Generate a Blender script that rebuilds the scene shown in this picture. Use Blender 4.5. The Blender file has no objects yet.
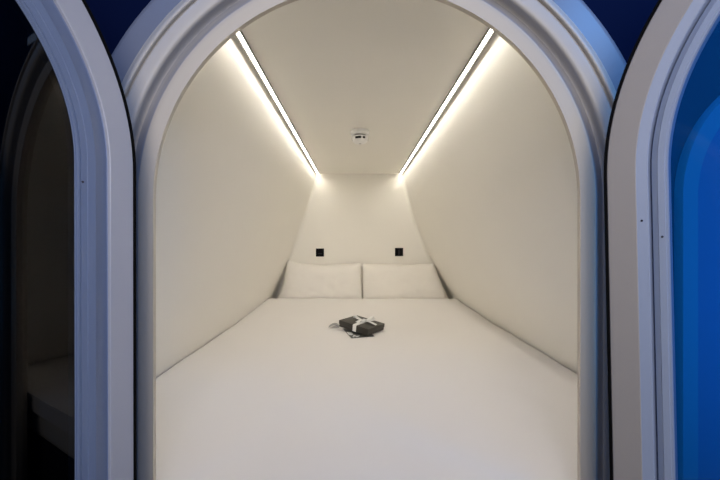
import bpy, bmesh, math, random
from mathutils import Vector, Matrix, noise
C = bpy.context.scene.collection
H = 1.45            # eye height of the camera above the corridor floor; shapes below are given relative to the eye
R = math.radians

# ------------------------------------------------------------------ materials
def mat(name, col, rough=.5, metal=0, bump=0, bscale=40, emit=None, estr=0, spec=.5, vary=0, vscale=3, coat=0, detail=4):
    m = bpy.data.materials.new(name); m.use_nodes = True
    nt = m.node_tree; b = nt.nodes['Principled BSDF']
    b.inputs['Base Color'].default_value = (*col, 1)
    b.inputs['Roughness'].default_value = rough
    b.inputs['Metallic'].default_value = metal
    b.inputs['Specular IOR Level'].default_value = spec
    b.inputs['Coat Weight'].default_value = coat
    tc = nt.nodes.new('ShaderNodeTexCoord')
    if vary:
        n = nt.nodes.new('ShaderNodeTexNoise'); n.inputs['Scale'].default_value = vscale
        nt.links.new(tc.outputs['Object'], n.inputs['Vector'])
        mx = nt.nodes.new('ShaderNodeMix'); mx.data_type = 'RGBA'
        mx.inputs[6].default_value = (*[c * (1 - vary) for c in col], 1)
        mx.inputs[7].default_value = (*[min(1, c * (1 + vary)) for c in col], 1)
        nt.links.new(n.outputs['Fac'], mx.inputs[0]); nt.links.new(mx.outputs[2], b.inputs['Base Color'])
    if bump:
        n = nt.nodes.new('ShaderNodeTexNoise'); n.inputs['Scale'].default_value = bscale; n.inputs['Detail'].default_value = detail
        nt.links.new(tc.outputs['Object'], n.inputs['Vector'])
        bp = nt.nodes.new('ShaderNodeBump'); bp.inputs['Strength'].default_value = bump; bp.inputs['Distance'].default_value = .01
        nt.links.new(n.outputs['Fac'], bp.inputs['Height']); nt.links.new(bp.outputs[0], b.inputs['Normal'])
    if emit:
        b.inputs['Emission Color'].default_value = (*emit, 1); b.inputs['Emission Strength'].default_value = estr
    return m

def glass_mat(name, tint, f0, tintcol, tw=0., bump=0):
    """thin tinted pane: see-through colour plus a mirror layer"""
    m = bpy.data.materials.new(name); m.use_nodes = True
    nt = m.node_tree; nt.nodes.clear()
    o = nt.nodes.new('ShaderNodeOutputMaterial')
    t = nt.nodes.new('ShaderNodeBsdfTransparent'); t.inputs[0].default_value = (*tint, 1)
    g = nt.nodes.new('ShaderNodeBsdfGlossy'); g.inputs['Roughness'].default_value = .02
    d = nt.nodes.new('ShaderNodeBsdfDiffuse'); d.inputs[0].default_value = (*tintcol, 1)
    fr = nt.nodes.new('ShaderNodeFresnel'); fr.inputs[0].default_value = f0
    a = nt.nodes.new('ShaderNodeMixShader'); a.inputs[0].default_value = tw
    b = nt.nodes.new('ShaderNodeMixShader')
    nt.links.new(t.outputs[0], a.inputs[1]); nt.links.new(d.outputs[0], a.inputs[2])
    nt.links.new(fr.outputs[0], b.inputs[0]); nt.links.new(a.outputs[0], b.inputs[1]); nt.links.new(g.outputs[0], b.inputs[2])
    nt.links.new(b.outputs[0], o.inputs[0])
    return m

M = dict(
    shell=mat('white_shell', (.875, .855, .80), .55, bump=.02, bscale=60, vary=.015),
    ceil=mat('ceiling_panel', (.87, .85, .795), .55, bump=.02, bscale=60, vary=.015),
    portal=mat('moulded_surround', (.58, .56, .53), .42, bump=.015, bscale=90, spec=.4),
    lip=mat('lip_warm_light_tint', (.60, .545, .46), .45, bump=.015, bscale=90),  # warm light on the inner ring is put into its colour
    channel=mat('channel_blue_light_tint', (.43, .43, .46), .45, bump=.015, bscale=90),  # blue light spill in the groove, worked into the base colour
    flange=mat('flange_blue_light_tint', (.21, .235, .31), .42, bump=.015, bscale=90),  # blue light falling on the outer ring, painted in
    leafL=mat('leaf_blue_light_tint', (.45, .475, .56), .38, bump=.015, bscale=90),  # left frame colour shifted blue to stand for blue light on it
    leafR=mat('leaf_enamel_grey', (.41, .385, .365), .38, bump=.015, bscale=90),
    rimL=mat('rim_blue_light_tint', (.17, .225, .37), .38, bump=.015, bscale=90),  # blue light on the left door's inner bands, painted in
    rimR=mat('rim_pale_blue_light_tint', (.36, .43, .58), .38, bump=.015, bscale=90),  # right door's rim carries the blue light in its base colour
    rubber=mat('black_rubber', (.003, .003, .003), .7, spec=.1),
    sheet=mat('white_cotton', (.80, .78, .765), .85, bump=.08, bscale=9, spec=.15, detail=6),
    pillow=mat('pillowcase_cotton', (.86, .835, .79), .85, bump=.12, bscale=14, spec=.15, detail=6),
    mattress=mat('mattress_ticking', (.7, .68, .62), .9),
    plinth=mat('dark_plinth', (.01, .012, .02), .6),
    alu=mat('brushed_aluminium', (.42, .41, .38), .4, metal=.3),
    led=mat('led_diffuser', (1, 1, 1), .5, emit=(1, .935, .83), estr=40),
    plastic=mat('white_plastic', (.92, .92, .90), .35),
    slot=mat('dark_slot', (.004, .004, .004), .8, spec=.05),
    led_dot=mat('grey_indicator', (.35, .35, .34), .4),
    black=mat('black_plate', (.003, .003, .004), .6, spec=.08),
    rocker=mat('black_rocker', (.012, .012, .016), .4, spec=.2),
    box=mat('charcoal_board', (.038, .034, .027), .5, bump=.05, bscale=200),
    ribbon=mat('white_satin', (.83, .84, .82), .35),
    greyrib=mat('grey_satin', (.33, .33, .33), .45),
    card=mat('dark_card', (.05, .052, .05), .4),
    print=mat('white_print', (.72, .74, .74), .5),
    navy=mat('navy_wall', (.0007, .005, .035), .9, bump=.05, bscale=30, spec=.1),
    blue=mat('blue_surround', (.003, .19, .46), .85),
    bluein=mat('blue_curtain', (.003, .11, .40), .85, bump=.0),
    floor=mat('corridor_carpet', (.012, .02, .05), .95, bump=.4, bscale=300),
    screw=mat('dark_screw', (.03, .03, .05), .4, metal=.5),
    gl=glass_mat('smoked_glass', (.03, .035, .04), 1.48, (0, 0, 0), 0),
    gr=glass_mat('blue_film_glass', (.72, .86, 1.0), 1.25, (.0, .14, .55), .3),
)

# ------------------------------------------------------------------ helpers
def link(name, bm, m, parent=None, smooth=True, base=(0, 0, 0)):
    """bm in eye-relative world coordinates -> one mesh object whose origin is its parent's (or base)"""
    me = bpy.data.meshes.new(name)
    off = Vector(parent['_base']) if parent is not None else Vector(base)
    bmesh.ops.translate(bm, verts=bm.verts, vec=-off)
    bmesh.ops.recalc_face_normals(bm, faces=bm.faces)
    bm.to_mesh(me); bm.free()
    me.materials.append(m)
    if smooth:
        for p in me.polygons: p.use_smooth = True
        try: me.set_sharp_from_angle(angle=R(smooth if smooth is not True else 35))
        except Exception: pass
    o = bpy.data.objects.new(name, me); C.objects.link(o)
    if parent is not None:
        o.parent = parent; o['_base'] = tuple(off)
    else:
        o.location = off + Vector((0, 0, H)); o['_base'] = tuple(off)
    return o

def thing(name, base, label, cat, group=None):
    o = bpy.data.objects.new(name, None); C.objects.link(o)
    o.empty_display_size = .05
    o.location = Vector(base) + Vector((0, 0, H)); o['_base'] = tuple(base)
    tag(o, label, cat, group); return o

def tag(o, label, cat, group=None):
    o['label'] = label; o['category'] = cat
    if group: o['group'] = group
    return o

def struct(o): o['kind'] = 'structure'; return o

def box(bm, c, s, rot=None, bev=0):
    r = bmesh.ops.create_cube(bm, size=1)
    vs = r['verts']
    mx = Matrix.Translation(c) @ (rot.to_4x4() if rot else Matrix()) @ Matrix.Diagonal((*s, 1))
    if bev:
        bmesh.ops.scale(bm, vec=s, verts=vs)
        es = list({e for v in vs for e in v.link_edges})
        rr = bmesh.ops.bevel(bm, geom=es, offset=bev, segments=3, affect='EDGES', profile=.5)
        vs = list({v for f in rr['faces'] for v in f.verts} | {v for v in vs if v.is_valid})
        mx = Matrix.Translation(c) @ (rot.to_4x4() if rot else Matrix())
    bmesh.ops.transform(bm, matrix=mx, verts=vs)

def lathe(bm, prof, c, n=48):
    rings = []
    for r, z in prof:
        rings.append([bm.verts.new((c[0] + r * math.cos(2 * math.pi * i / n), c[1] + r * math.sin(2 * math.pi * i / n), c[2] + z)) for i in range(n)] if r > 1e-6 else [bm.verts.new((c[0], c[1], c[2] + z))])
    for a, b in zip(rings, rings[1:]):
        for i in range(n):
            j = (i + 1) % n
            q = [a[i % len(a)], a[j % len(a)], b[j % len(b)], b[i % len(b)]]
            q = list(dict.fromkeys(q))
            if len(q) > 2: bm.faces.new(q)

def loop(rad, Rin, zc, zb, rc, narc=72):
    """closed arched outline at distance rad-Rin outside the inner outline: arch on top, rounded lower corners"""
    P = []
    for i in range(narc + 1):
        t = math.pi * i / narc
        P.append((rad * math.cos(t), zc + rad * math.sin(t)))
    k = rc + (rad - Rin)
    for i in range(9):
        t = math.pi + (math.pi / 2) * i / 8
        P.append((-(Rin - rc) + k * math.cos(t), zb + rc + k * math.sin(t)))
    for i in range(9):
        t = 1.5 * math.pi + (math.pi / 2) * i / 8
        P.append(((Rin - rc) + k * math.cos(t), zb + rc + k * math.sin(t)))
    return P

def sweep(bm, prof, place, Rin, zc, zb, rc, closed=False):
    """prof: (radius, forward) points swept round the arched outline; place maps (u, z, forward) to space"""
    rings = []
    for rad, fw in prof:
        rings.append([bm.verts.new(place(u, z, fw)) for u, z in loop(rad, Rin, zc, zb, rc)])
    if closed: rings.append(rings[0])
    for a, b in zip(rings, rings[1:]):
        n = len(a)
        for i in range(n):
            j = (i + 1) % n
            bm.faces.new((a[i], a[j], b[j], b[i]))
    return rings

def smooth_profile(pts, sub=4):
    """Catmull-Rom through the control points so that grooves and ridges are soft"""
    out = []
    P = [pts[0]] + list(pts) + [pts[-1]]
    for i in range(1, len(P) - 2):
        p0, p1, p2, p3 = P[i - 1], P[i], P[i + 1], P[i + 2]
        for k in range(sub):
            t = k / sub
            out.append(tuple(.5 * (2 * p1[q] + (p2[q] - p0[q]) * t + (2 * p0[q] - 5 * p1[q] + 4 * p2[q] - p3[q]) * t * t + (3 * p1[q] - p0[q] - 3 * p2[q] + p3[q]) * t ** 3) for q in (0, 1)))
    out.append(pts[-1]); return out

F = 340.0
# ------------------------------------------------------------------ the pod room
Y0, Y1 = .664, 2.95
ZC = .60
WL = [(-.352, ZC), (-.380, .50), (-.418, .37), (-.47, .205), (-.572, -.094), (-.70, -.45), (-.76, -.62), (-.80, -.89)]
WR = [(.392, ZC), (.422, .50), (.455, .37), (.50, .205), (.60, -.05), (.79, -.45), (.87, -.62), (.90, -.89)]
def wall_x(side, z):
    W = WL if side < 0 else WR
    for (x1, z1), (x2, z2) in zip(W, W[1:]):
        if z2 <= z <= z1: return x1 + (x2 - x1) * (z1 - z) / (z1 - z2)
    return W[-1][0] if z < W[-1][1] else W[0][0]
def dense(W, n=8):
    return smooth_profile(W, n)

def side_wall(name, W, s):
    bm = bmesh.new(); P = dense(W)
    nrm = s
    rows = []
    fil = .03
    ys = [Y0, 1.2, 1.8, 2.4, Y1 - fil]
    for x, z in P:
        row = [bm.verts.new((x, y, z)) for y in ys]
        for k in range(1, 6):                         # soft corner into the end wall
            t = k / 5 * math.pi / 2
            row.append(bm.verts.new((x - s * fil * (1 - math.cos(t)), Y1 - fil + fil * math.sin(t), z)))
        rows.append(row)
    for a, b in zip(rows, rows[1:]):
        for i in range(len(a) - 1): bm.faces.new((a[i], a[i + 1], b[i + 1], b[i]))
    return struct(link(name, bm, M['shell'], smooth=50))
side_wall('wall_left', WL, -1)
side_wall('wall_right', WR, 1)
bm = bmesh.new()
L = dense(WL); Rr = dense(WR); g = .027
vl = [bm.verts.new((x + g, Y1, z)) for x, z in L]; vr = [bm.verts.new((x - g, Y1, z)) for x, z in Rr]
for i in range(len(vl) - 1): bm.faces.new((vl[i], vr[i], vr[i + 1], vl[i + 1]))
struct(link('wall_back', bm, M['shell'], smooth=False))
bm = bmesh.new()
box(bm, (.018, (Y0 + Y1) / 2, ZC + .012), (.80, Y1 - Y0 + .02, .024))
struct(link('ceiling', bm, M['ceil'], smooth=False))
bm = bmesh.new()                                        # the pod's own floor under the mattress
box(bm, (.05, (Y0 + Y1) / 2, -.90), (1.72, Y1 - Y0, .03))
struct(link('floor', bm, M['shell'], smooth=False))

# ------------------------------------------------------------------ pod portal
CX, CZ = .0182, .082
Rin, ZB, RC = .3966, -.82, .10
q = lambda px, d: px * d / F
prof = [(.425, .661), (.412, .655), (.3985, .643), (q(212, .636), .636), (q(213.5, .628), .628), (q(214.5, .627), .627), (q(224, .623), .623), (q(228, .622), .622),
        (q(229.5, .624), .624), (q(232, .634), .634), (q(236, .640), .640), (q(240, .633), .633), (q(243, .618), .618), (q(247, .611), .611),
        (q(257, .608), .608), (q(260, .609), .609), (q(261, .613), .613), (q(263.5, .605), .605), (q(266.5, .604), .604), (q(269, .610), .610),
        (q(271, .618), .618), (q(288, .624), .624), (q(291, .626), .626), (q(292.5, .632), .632), (q(292.5, .632), .655), (.45, .656), (.43, .661)]
place = lambda u, z, y: (CX + u, y, z)
full = smooth_profile(prof[:-2], 3) + prof[-2:]
PS = thing('pod_surround', (CX, .62, ZB - .15), 'large white moulded arched surround around the lit sleeping pod opening', 'pod frame')
cut = [q(228.6, .6225), q(244.5, .615), q(270.2, .614)]  # band limits, so each band can hold its own light tint
def front_index(v):                                     # first profile point past radius v on the front side
    return next(i for i, p in enumerate(full) if i > 6 and p[0] >= v)
i1, i2, i3 = (front_index(v) for v in cut)
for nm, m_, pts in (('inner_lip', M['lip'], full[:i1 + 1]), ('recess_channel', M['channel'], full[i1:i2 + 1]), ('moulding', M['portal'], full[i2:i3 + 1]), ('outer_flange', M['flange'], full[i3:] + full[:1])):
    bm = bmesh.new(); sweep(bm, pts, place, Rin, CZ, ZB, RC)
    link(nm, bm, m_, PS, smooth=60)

# navy wall with the arched hole
def hole_wall(name, y, m, x0, x1, z0, z1, rad):
    bm = bmesh.new()
    P = loop(rad, Rin, CZ, ZB, RC)
    inner = [bm.verts.new((CX + u, y, z)) for u, z in P]
    outer = []
    for u, z in P:                                      # push each point out to the rectangle
        a, b = u, z - CZ * .3
        t = min([(x1 - CX) / a if a > 1e-6 else 9e9, (x0 - CX) / a if a < -1e-6 else 9e9,
                 (z1 - CZ * .3) / b if b > 1e-6 else 9e9, (z0 - CZ * .3) / b if b < -1e-6 else 9e9])
        outer.append(bm.verts.new((CX + a * t, y, CZ * .3 + b * t)))
    n = len(P)
    for i in range(n): bm.faces.new((inner[i], inner[(i + 1) % n], outer[(i + 1) % n], outer[i]))
    return struct(link(name, bm, m, smooth=False))
hole_wall('wall_front', .657, M['navy'], -2.2, 2.2, -H, 1.3, .50)
hole_wall('wall_inner', .6635, M['shell'], -.86, .95, -.90, ZC, .435)
bm = bmesh.new(); box(bm, (0, -.8, -H - .02), (4.4, 3.0, .04))
struct(link('floor_corridor', bm, M['floor'], smooth=False))

# ------------------------------------------------------------------ LED strips
def led(s, label):
    x = wall_x(s, ZC)
    base = (x, (Y0 + Y1) / 2, ZC)
    t = thing('led_strip_light', base, label, 'strip light', 'LED strips along the pod ceiling')
    ln = Y1 - Y0 - .03; yc = (Y0 + Y1) / 2 - .005
    a = -s                                              # towards the room
    bm = bmesh.new(); box(bm, (x + a * .019, yc, ZC - .006), (.0085, ln, .006), bev=.0015)
    link('diffuser', bm, M['led'], t, smooth=35)
    bm = bmesh.new()
    box(bm, (x + a * .0255, yc, ZC - .006), (.003, ln, .010))
    box(bm, (x + a * .0115, yc, ZC - .0063), (.0025, ln, .0115))
    box(bm, (x + a * .0185, yc, ZC - .0012), (.014, ln, .002))
    link('channel', bm, M['alu'], t, smooth=False)
led(-1, 'bright white LED strip along the left edge of the pod ceiling')
led(1, 'bright white LED strip along the right edge of the pod ceiling')

# ------------------------------------------------------------------ smoke detector
sx, sy = .0165, 1.82
t = thing('smoke_detector', (sx, sy, ZC), 'round white smoke detector with dark vent slots on pod ceiling', 'smoke detector')
bm = bmesh.new(); lathe(bm, [(0, -.001), (.049, -.001), (.051, -.004), (.051, -.018), (.049, -.024), (.043, -.026), (0, -.026)], (sx, sy, ZC))
link('base', bm, M['plastic'], t)
bm = bmesh.new(); lathe(bm, [(.034, -.0255), (.0345, -.0325), (0, -.0325)], (sx, sy, ZC))
link('gap_ring', bm, M['slot'], t)
bm = bmesh.new(); lathe(bm, [(0, -.0320), (.041, -.0320), (.043, -.034), (.043, -.046), (.040, -.056), (.030, -.064), (.014, -.068), (0, -.069)], (sx, sy, ZC))
body = link('sensor_body', bm, M['plastic'], t)
for a0, a1 in ((-126, -82), (-72, -54), (-10, 25), (40, 75), (95, 130), (150, 185)):
    bm = bmesh.new(); n = 8; rows = []
    for zz, rr in ((-.0405, .0435), (-.0505, .0428)):
        rows.append([[bm.verts.new((sx + (rr + dr) * math.cos(R(a0 + (a1 - a0) * i / n)), sy + (rr + dr) * math.sin(R(a0 + (a1 - a0) * i / n)), ZC + zz)) for i in range(n + 1)] for dr in (.0006, -.003)])
    (to, ti), (bo, bi) = rows
    for i in range(n):
        bm.faces.new((to[i], to[i + 1], bo[i + 1], bo[i])); bm.faces.new((ti[i], ti[i + 1], to[i + 1], to[i])); bm.faces.new((bi[i], bi[i + 1], bo[i + 1], bo[i]))
    link('vent_slot', bm, M['slot'], body)
bm = bmesh.new(); lathe(bm, [(0, -.0695), (.006, -.0695), (.007, -.066)], (sx, sy, ZC), 16)
link('indicator', bm, M['led_dot'], t)

# ------------------------------------------------------------------ wall plates
def plate(px, py, label, cat, vertical):
    x = (px - 357) / F * Y1; z = (243 - py) / F * Y1
    t = thing('power_socket' if not vertical else 'light_switch', (x, Y1, z), label, cat)
    bm = bmesh.new(); box(bm, (x, Y1 - .005, z), (.070, .008, .070), bev=.002)
    link('cover_plate', bm, M['black'], t)
    bm = bmesh.new()
    if vertical:
        box(bm, (x, Y1 - .011, z), (.012, .005, .044), bev=.001)
        link('rocker', bm, M['rocker'], t)
    else:
        box(bm, (x, Y1 - .010, z - .010), (.034, .003, .010), bev=.0008)
        link('usb_port', bm, M['rocker'], t)
plate(320, 252.5, 'small black square socket plate above the left pillow', 'socket', False)
plate(399, 252, 'small black square switch plate above the right pillow', 'switch', True)

# ------------------------------------------------------------------ bed
YF, YB = .668, 2.70
def bed_z(x, y):
    t = max(0, min(1, (y - 1.9) / .8)); t = t * t * (3 - 2 * t)
    z = -.470 + .034 * t
    z += .007 * noise.noise((x * 2.2, y * 1.6, 3.1)) + .0035 * noise.noise((x * 5.5, y * 4.0, 9.1))
    z += .0022 * noise.noise(((x + .3 * y) * 13, y * 4, 1.7)) * max(0, math.sin(y * 2.3))
    z += .011 * math.exp(-((x + .05) ** 2 + (y - 1.92) ** 2) / .016)
    return z
bt = thing('bed', (.055, (YF + YB) / 2, -.885), 'wide bed filling the pod floor, covered by a smooth white duvet', 'bed')
bm = bmesh.new(); box(bm, (.045, (YF + Y1) / 2 + .0, -.565), (1.44, Y1 - YF - .03, .11), bev=.03)
link('mattress', bm, M['mattress'], bt)
bm = bmesh.new(); box(bm, (.045, (YF + Y1) / 2, -.752), (1.40, Y1 - YF - .04, .262), bev=.01)
link('plinth', bm, M['plinth'], bt)
bm = bmesh.new(); nx, ny = 110, 150; G = []
for j in range(ny + 1):
    v = j / ny; y = YF + (YB - YF) * v; row = []
    for i in range(nx + 1):
        s = i / nx
        zt = bed_z(0, y)
        xl, xr = wall_x(-1, zt) + .002, wall_x(1, zt) - .002
        x = xl + (xr - xl) * s
        z = bed_z(x, y)
        e = min(x - xl, xr - x)
        if e < .012: z -= .0025 * (1 - e / .012) ** 2    # rolled edge against the wall
        e2 = YB - y
        if e2 < .035: z -= .03 * (1 - e2 / .035) ** 2.2
        if .035 <= e2 < .11: z += .004 * math.sin((e2 - .035) / .075 * math.pi)
        e3 = y - YF
        row.append(bm.verts.new((x, y, z)))
    G.append(row)
for a, b in zip(G, G[1:]):
    for i in range(nx): bm.faces.new((a[i], a[i + 1], b[i + 1], b[i]))
rim = [G[0][i] for i in range(nx + 1)] + [G[j][nx] for j in range(1, ny + 1)] + [G[ny][i] for i in range(nx - 1, -1, -1)] + [G[j][0] for j in range(ny - 1, 0, -1)]
low = [bm.verts.new((v.co.x, v.co.y, -.520)) for v in rim]
for i in range(len(rim)):
    j = (i + 1) % len(rim); bm.faces.new((rim[i], rim[j], low[j], low[i]))
link('duvet', bm, M['sheet'], bt, smooth=60)

# ------------------------------------------------------------------ pillows
def pillow(px0, px1, top, bottom, label, seed, skew, seam):
    d = 2.78
    x0, x1 = (px0 - 357) / F * d, (px1 - 357) / F * d
    zt, zb = (243 - top) / F * d, (243 - bottom) / F * d - .035
    cx, cz = (x0 + x1) / 2, (zt + zb) / 2; w, h = (x1 - x0) / 2, (zt - zb) / 2
    bm = bmesh.new(); n, m_ = 44, 26; sides = []
    for sd in (-1, 1):
        g = []
        for j in range(m_ + 1):
            v = -1 + 2 * j / m_; row = []
            for i in range(n + 1):
                u = -1 + 2 * i / n
                if sd == 1 and (i in (0, n) or j in (0, m_)): row.append(sides[0][j][i]); continue
                pinch = 1 - .05 * (1 - u * u) * abs(v) ** 3            # top and bottom edge bow in
                pu = 1 - .030 * (1 - v * v) * abs(u) ** 3 * (1 if u * seam < 0 else .06)
                X = u * w * pu; Z = v * h * pinch
                th = .075 * ((1 - u ** 4) * (1 - v ** 4)) ** .55
                th *= 1 + .10 * noise.noise((u * 2.1, v * 1.7, seed))
                rip = .006 * noise.noise((u * 6, v * 3.2, seed + 5)) * (1 - max(abs(u), abs(v)) ** 6)
                rip += .004 * abs(u) ** 2 * noise.noise((u * 3, v * 11, seed + 2)) * (1 - max(abs(u), abs(v)) ** 8)
                Yy = sd * th + (rip if sd < 0 else 0)
                # slanted sides: the pillow spreads where it meets the leaning walls
                X += .007 * noise.noise((seed, v * 2.6, u)) * abs(u) ** 6 * (1 if u * seam < 0 else 0)
                sl = skew[0] * max(0, -u) * v + skew[1] * max(0, u) * v
                X += sl
                Z += .010 * noise.noise((u * 1.4, seed, 0)) * v + skew[2] * max(0, v) * max(0, -u) ** 3 + skew[3] * max(0, v) * max(0, u) ** 3
                lean = (Z / h) * .055                                     # leans back on the end wall
                row.append(bm.verts.new((cx + X, d + .045 + Yy + lean, cz + Z)))
            g.append(row)
        sides.append(g)
    for g in sides:
        for a, b in zip(g, g[1:]):
            for i in range(n): bm.faces.new((a[i], a[i + 1], b[i + 1], b[i]))
    o = link('pillow', bm, M['pillow'], None, smooth=70, base=(cx, d + .04, zb))
    tag(o, label, 'pillow', 'pillows against the pod end wall')
pillow(280.3, 362.1, 264.5, 299, 'white pillow leaning on the end wall, left of its pair, under the socket', 2.3, (.040, -.004, .036, .004), 1)
pillow(362.3, 444, 264.5, 299, 'white pillow leaning on the end wall, right of its pair, under the switch', 7.9, (-.004, -.060, .004, .006), -1)

# ------------------------------------------------------------------ gift box
gz = -.468; gc = Vector((.0235, 1.82, gz + .0115)); rot = Matrix.Rotation(R(53.7), 3, 'Z') @ Matrix.Rotation(R(6.5), 3, 'X'); BX, BY = .156, .190
GB = thing('gift_box', gc, 'dark charcoal gift box tied with a white ribbon bow on the duvet', 'gift box')
lift = max(bed_z(p.x, p.y) + .0035 - p.z for p in (gc + rot @ Vector((i * BX / 8, j * BY / 8, 0)) for i in range(-4, 5) for j in range(-4, 5)))
gc.z += lift
def gl(x, y, z): return gc + rot @ Vector((x, y, z))
bm = bmesh.new(); box(bm, gl(0, 0, .013), (BX - .004, BY - .004, .026), rot, bev=.001); link('box_base', bm, M['box'], GB)
bm = bmesh.new(); box(bm, gl(0, 0, .0245), (BX, BY, .020), rot, bev=.0012); link('lid', bm, M['box'], GB)
TOPZ = .0345
def ribbon(pts, w, th=.0012, wdir=None):
    """flat band along local points"""
    bm = bmesh.new(); rings = []
    P = [Vector(p) for p in pts]
    for i, p in enumerate(P):
        a = P[max(0, i - 1)]; b = P[min(len(P) - 1, i + 1)]; tan = (b - a).normalized()
        sd = Vector(wdir) if wdir else tan.cross(Vector((0, 0, 1))).normalized()
        nn = sd.cross(tan).normalized()
        ww = w[i] if isinstance(w, (list, tuple)) else w
        rings.append([bm.verts.new(gl(*(p + sd * s1 * ww / 2 + nn * s2 * th / 2))) for s1, s2 in ((-1, -1), (1, -1), (1, 1), (-1, 1))])
    for a, b in zip(rings, rings[1:]):
        for k in range(4): bm.faces.new((a[k], a[(k + 1) % 4], b[(k + 1) % 4], b[k]))
    bm.faces.new(rings[0]); bm.faces.new(rings[-1][::-1])
    return bm
hb = BX / 2 + .0012
# strap runs over the box from its left front face to the far face
SY = -.010
link('ribbon_band', ribbon([(-hb, SY, .001), (-hb, SY, TOPZ - .002), (-hb + .004, SY, TOPZ + .0012), (0, SY, TOPZ + .0012), (hb - .004, SY, TOPZ + .0012), (hb, SY, TOPZ - .002), (hb, SY, .001)], .022, wdir=(0, 1, 0)), M['ribbon'], GB)
KX = .008
link('bow_knot', ribbon([(KX - .014, SY, TOPZ + .003), (KX - .006, SY, TOPZ + .013), (KX + .006, SY, TOPZ + .013), (KX + .014, SY, TOPZ + .003)], .018, .004, wdir=(0, 1, 0)), M['ribbon'], GB)
zr = Matrix.Rotation(R(-53.7), 3, 'Z')
def wd(ang, r, z): v = zr @ Vector((math.cos(R(ang)) * r, math.sin(R(ang)) * r, 0)); return (KX + v.x, SY + v.y, TOPZ + z)
for ang in (150, 32):                                  # two loops
    pts = [wd(ang + 8 * math.sin(k / 12 * 2 * math.pi), .060 * math.sin(k / 12 * math.pi), .005 + (.020 if k < 6 else .008) * math.sin(k / 12 * math.pi) ** 1.5 * (1 if k < 6 else .5)) for k in range(13)]
    link('bow_loop', ribbon(pts, .019), M['ribbon'], GB)
for ang, ln in ((-46, .075), (205, .050)):             # two tails lying on the lid
    pts = [wd(ang + 12 * k / 8, ln * k / 8, .006 + .006 * math.sin(k / 8 * math.pi) - .0035 * k / 8) for k in range(9)]
    link('ribbon_tail', ribbon(pts, [.014 + .008 * k / 8 for k in range(9)]), M['ribbon'], GB)

# patterned card lying under the box, and a short grey ribbon end beside it
cardrot = Matrix.Rotation(R(17), 3, 'Z'); cc = Vector((-.027, 1.672, gz + .003))
CD = thing('greeting_card', cc, 'dark card with a white leaf print tucked under the gift box', 'card')
def cl(x, y, z=0):
    p = cc + cardrot @ Vector((x, y, 0)); p.z = bed_z(p.x, p.y) + .0012 + z; return p
bm = bmesh.new(); tops = [[[bm.verts.new(cl(.12 * i / 10, .17 * j / 14, zz)) for i in range(11)] for j in range(15)] for zz in (0, .0011)]
for L_ in tops:
    for j in range(14):
        for i in range(10): bm.faces.new((L_[j][i], L_[j][i + 1], L_[j + 1][i + 1], L_[j + 1][i]))
rimc = [[L_[0][i] for i in range(11)] + [L_[j][10] for j in range(1, 15)] + [L_[14][i] for i in range(9, -1, -1)] + [L_[j][0] for j in range(13, 0, -1)] for L_ in tops]
for i in range(len(rimc[0])):
    j = (i + 1) % len(rimc[0]); bm.faces.new((rimc[0][i], rimc[0][j], rimc[1][j], rimc[1][i]))
link('card_sheet', bm, M['card'], CD)
bm = bmesh.new()
for (x, y, a, l) in ((-.0, .075, 95, .05), (.012, .060, 60, .032), (.008, .090, 125, .036), (.020, .035, 100, .030), (.034, .022, 40, .034), (.010, .020, 80, .022)):
    d = Vector((math.cos(R(a)), math.sin(R(a)), 0)); n_ = Vector((-d.y, d.x, 0)); vs = []
    x += .006
    for k in range(12):
        tt = 2 * math.pi * k / 12
        p = d * math.cos(tt) * l / 2 + n_ * math.sin(tt) * l / 5 * (1 - .5 * math.cos(tt))
        vs.append(bm.verts.new(cl(max(.002, x + p.x), max(.003, y + p.y), .0016)))
    bm.faces.new(vs)
link('leaf_print', bm, M['print'], CD, smooth=False)
bm = bmesh.new(); rows = []
for k in range(10):
    t_ = k / 9; x = -.100 - .055 * t_; y = 1.868 + .012 * math.sin(t_ * 4); z = gz + .009 + .010 * math.sin(t_ * math.pi * .9)
    rows.append([bm.verts.new((x, y - .020, z + .000)), bm.verts.new((x + .004, y + .018, z + .004))])
for a, b in zip(rows, rows[1:]): bm.faces.new((a[0], b[0], b[1], a[1]))
o = link('loose_ribbon', bm, M['greyrib'], None, base=(-.13, 1.868, gz))
o.modifiers.new('s', 'SOLIDIFY').thickness = .0012
tag(o, 'short grey ribbon end lying on the duvet left of the gift box', 'ribbon')

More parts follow.
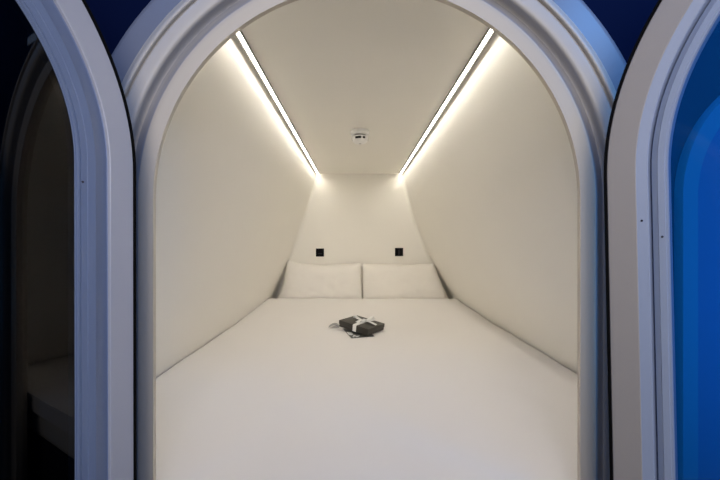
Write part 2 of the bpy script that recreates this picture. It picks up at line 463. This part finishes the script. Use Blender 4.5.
# ------------------------------------------------------------------ open glazed leaves on both sides
def leaf(side, hx, d0, th, RR, zc, prof, m, gm, label, roll, glassr, screws, group=None, rimprof=None, rimm=None):
    th = R(th); s = side
    X0 = (hx - 357) / F * d0
    ca, sa = math.cos(th), math.sin(th)
    # u: from the leaf centre line, positive towards the hinge; forward: towards the viewer's side of the leaf
    hinge = Vector((X0, d0, 0)); along = Vector((s * ca, -sa, 0)); front = Vector((-s * sa, -ca, 0))
    rollm = Matrix.Rotation(R(roll), 3, front)
    def pl(u, z, fw):
        p = along * (RR - u) + Vector((0, 0, z - zc)) + front * fw
        return hinge + Vector((0, 0, zc)) + rollm @ p
    ZBl = -.80; ri = glassr; rc = .08
    base = tuple(pl(0, ZBl - (RR - ri), 0))
    t = thing('glazed_door', base, label, 'door', group)
    bm = bmesh.new(); sweep(bm, prof, pl, ri, zc, ZBl, rc, closed=True)
    link('door_frame', bm, m, t, smooth=28)
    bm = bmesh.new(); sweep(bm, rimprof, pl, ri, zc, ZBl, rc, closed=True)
    link('glazing_rim', bm, rimm, t, smooth=28)  # separate part so its colour can hold the blue light tint
    bm = bmesh.new(); sweep(bm, [(RR - .0005, .0015), (RR + .0028, .0015), (RR + .0035, -.002), (RR + .0035, -.024), (RR - .0005, -.024)], pl, ri, zc, ZBl, rc, closed=True)
    link('rubber_seal', bm, M['rubber'], t)
    bm = bmesh.new()
    P = loop(ri + .006, ri, zc, ZBl, rc)
    bm.faces.new([bm.verts.new(pl(u, z, -.010)) for u, z in P])
    link('glass_pane', bm, gm, t, smooth=False)
    for rr, fw, z in screws:
        bm = bmesh.new(); c = pl(rr, z, fw)
        bmesh.ops.create_uvsphere(bm, u_segments=12, v_segments=8, radius=.0016)
        bmesh.ops.translate(bm, verts=bm.verts, vec=c)
        link('screw', bm, M['screw'], t)
    return t

Rl, wl = .355, .084
pL = [(Rl, -.022), (Rl, -.002), (Rl - .002, 0), (Rl - .0390, 0), (Rl - .0400, -.0010), (Rl - .0400, -.022)]
sL = [(Rl - .0400, -.022), (Rl - .0400, -.0050), (Rl - .0410, -.0058), (Rl - .0590, -.0030), (Rl - .0600, -.0024),
      (Rl - .0700, -.0036), (Rl - .0705, -.0045), (Rl - .0780, -.0050), (Rl - .0785, -.0068), (Rl - .0795, -.0052), (Rl - .0815, -.0055), (Rl - .0820, -.0085), (Rl - .0835, -.0085), (Rl - wl, -.0100), (Rl - wl, -.022)]
leaf(-1, 134, .55, 75, Rl, .114, pL, M['leafL'], M['gl'], 'open arched door with pale frame tinted for blue light and dark glass, left of the pod', .1, Rl - wl,
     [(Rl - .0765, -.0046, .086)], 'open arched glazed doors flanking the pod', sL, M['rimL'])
Rr_, wr = .452, .074
pR = [(Rr_, -.022), (Rr_, -.002), (Rr_ - .002, 0), (Rr_ - .0375, 0), (Rr_ - .0385, -.0010), (Rr_ - .0385, -.022)]
sR = [(Rr_ - .0385, -.022), (Rr_ - .0385, -.0010), (Rr_ - .0390, -.0015), (Rr_ - .0510, -.0040), (Rr_ - .0520, -.0050), (Rr_ - .0522, -.0200), (Rr_ - .0545, -.0200),
      (Rr_ - .0550, -.0105), (Rr_ - .0620, -.0065), (Rr_ - .0630, -.0045), (Rr_ - .0705, -.0045), (Rr_ - .0712, -.0060), (Rr_ - .0730, -.0060), (Rr_ - wr, -.010), (Rr_ - wr, -.022)]
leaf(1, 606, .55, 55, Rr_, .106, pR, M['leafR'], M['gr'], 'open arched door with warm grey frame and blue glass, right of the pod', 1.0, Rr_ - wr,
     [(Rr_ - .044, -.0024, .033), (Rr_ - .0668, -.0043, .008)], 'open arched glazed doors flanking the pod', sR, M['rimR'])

# ------------------------------------------------------------------ blue neighbour pod seen through the right-hand glass
bm = bmesh.new()
nx_, nz_ = .872, .09
pn = lambda u, z, y: (nx_ + u, y, z)
NR = .222
sweep(bm, [(NR, .656), (NR, .652), (NR + .002, .646), (NR + .034, .642), (NR + .037, .646), (NR + .038, .656)], pn, NR, nz_, -.75, .08, closed=True)
nb = thing('blue_pod_front', (nx_, .655, -.80), 'blue-lit arched pod front seen through the right door glass', 'pod front')
link('arched_frame', bm, M['blue'], nb, smooth=40)
bm = bmesh.new(); G = []
for j in range(121):
    z = -.75 + (nz_ + NR + .75) * j / 120
    hw = NR if z < nz_ else math.sqrt(max(1e-6, NR * NR - (z - nz_) ** 2))
    G.append([bm.verts.new((nx_ + hw * (-1 + 2 * i / 40), .652 - .0045 * abs(noise.noise((hw * (-1 + i / 20) * 4, z * 13 + 1.5 * noise.noise((i * .1, z * 3, 2)), 4))) * min(1, 6 * (1 - abs(-1 + i / 20))), z)) for i in range(41)])
for a, b in zip(G, G[1:]):
    for i in range(40): bm.faces.new((a[i], a[i + 1], b[i + 1], b[i]))
link('creased_blind', bm, M['bluein'], nb)

# ------------------------------------------------------------------ light
def area(name, loc, tgt, size, col, e, spread=180):
    l = bpy.data.lights.new(name, 'AREA'); l.energy = e; l.color = col; l.size = size
    l.spread = R(spread)
    o = bpy.data.objects.new(name, l); C.objects.link(o); o.location = Vector(loc) + Vector((0, 0, H))
    o.rotation_euler = (Vector(tgt) - Vector(loc)).to_track_quat('-Z', 'Y').to_euler(); return o
area('corridor_light', (.1, -1.6, .6), (0, .7, 0), .9, (1, .92, .84), 14)
area('threshold_fill', (.02, -.2, .33), (0, .9, -.05), .5, (1, .91, .85), 2.9)  # added fill by the eye, brightens the surround beside the doors
area('blue_light_right', (.75, -1.2, .6), (-.3, .6, .1), .5, (.22, .42, 1), 3.5)
area('blue_light_top', (0, -.5, 1.5), (0, .6, .5), .5, (.22, .42, 1), 3)
area('blue_light_left', (-.9, -.35, 1.35), (-.2, .62, .3), .4, (.2, .4, 1), 3)
area('blue_wash', (1.08, -.05, -.25), (.93, .66, -.12), .25, (.1, .45, 1), .85, 78)
area('blue_wash_high', (1.1, .1, 1.0), (.78, .66, .62), .3, (.1, .4, 1), 2.2, 90)
w = bpy.data.worlds.new('world'); bpy.context.scene.world = w; w.use_nodes = True
w.node_tree.nodes['Background'].inputs[0].default_value = (.10, .13, .20, 1)
w.node_tree.nodes['Background'].inputs[1].default_value = .35

# ------------------------------------------------------------------ camera
cam = bpy.data.cameras.new('camera'); co = bpy.data.objects.new('camera', cam); C.objects.link(co)
co.location = (0, 0, H); co.rotation_euler = (R(90), 0, 0)
cam.sensor_width = 36; cam.lens = F / 720 * 36; cam.clip_start = .02
cam.shift_x = (360 - 357) / 720; cam.shift_y = (243 - 240) / 720
sc = bpy.context.scene; sc.camera = co
sc.view_settings.view_transform = 'Standard'
sc.cycles.max_bounces = 10; sc.cycles.diffuse_bounces = 8
for o in sc.objects:
    if '_base' in o: del o['_base']
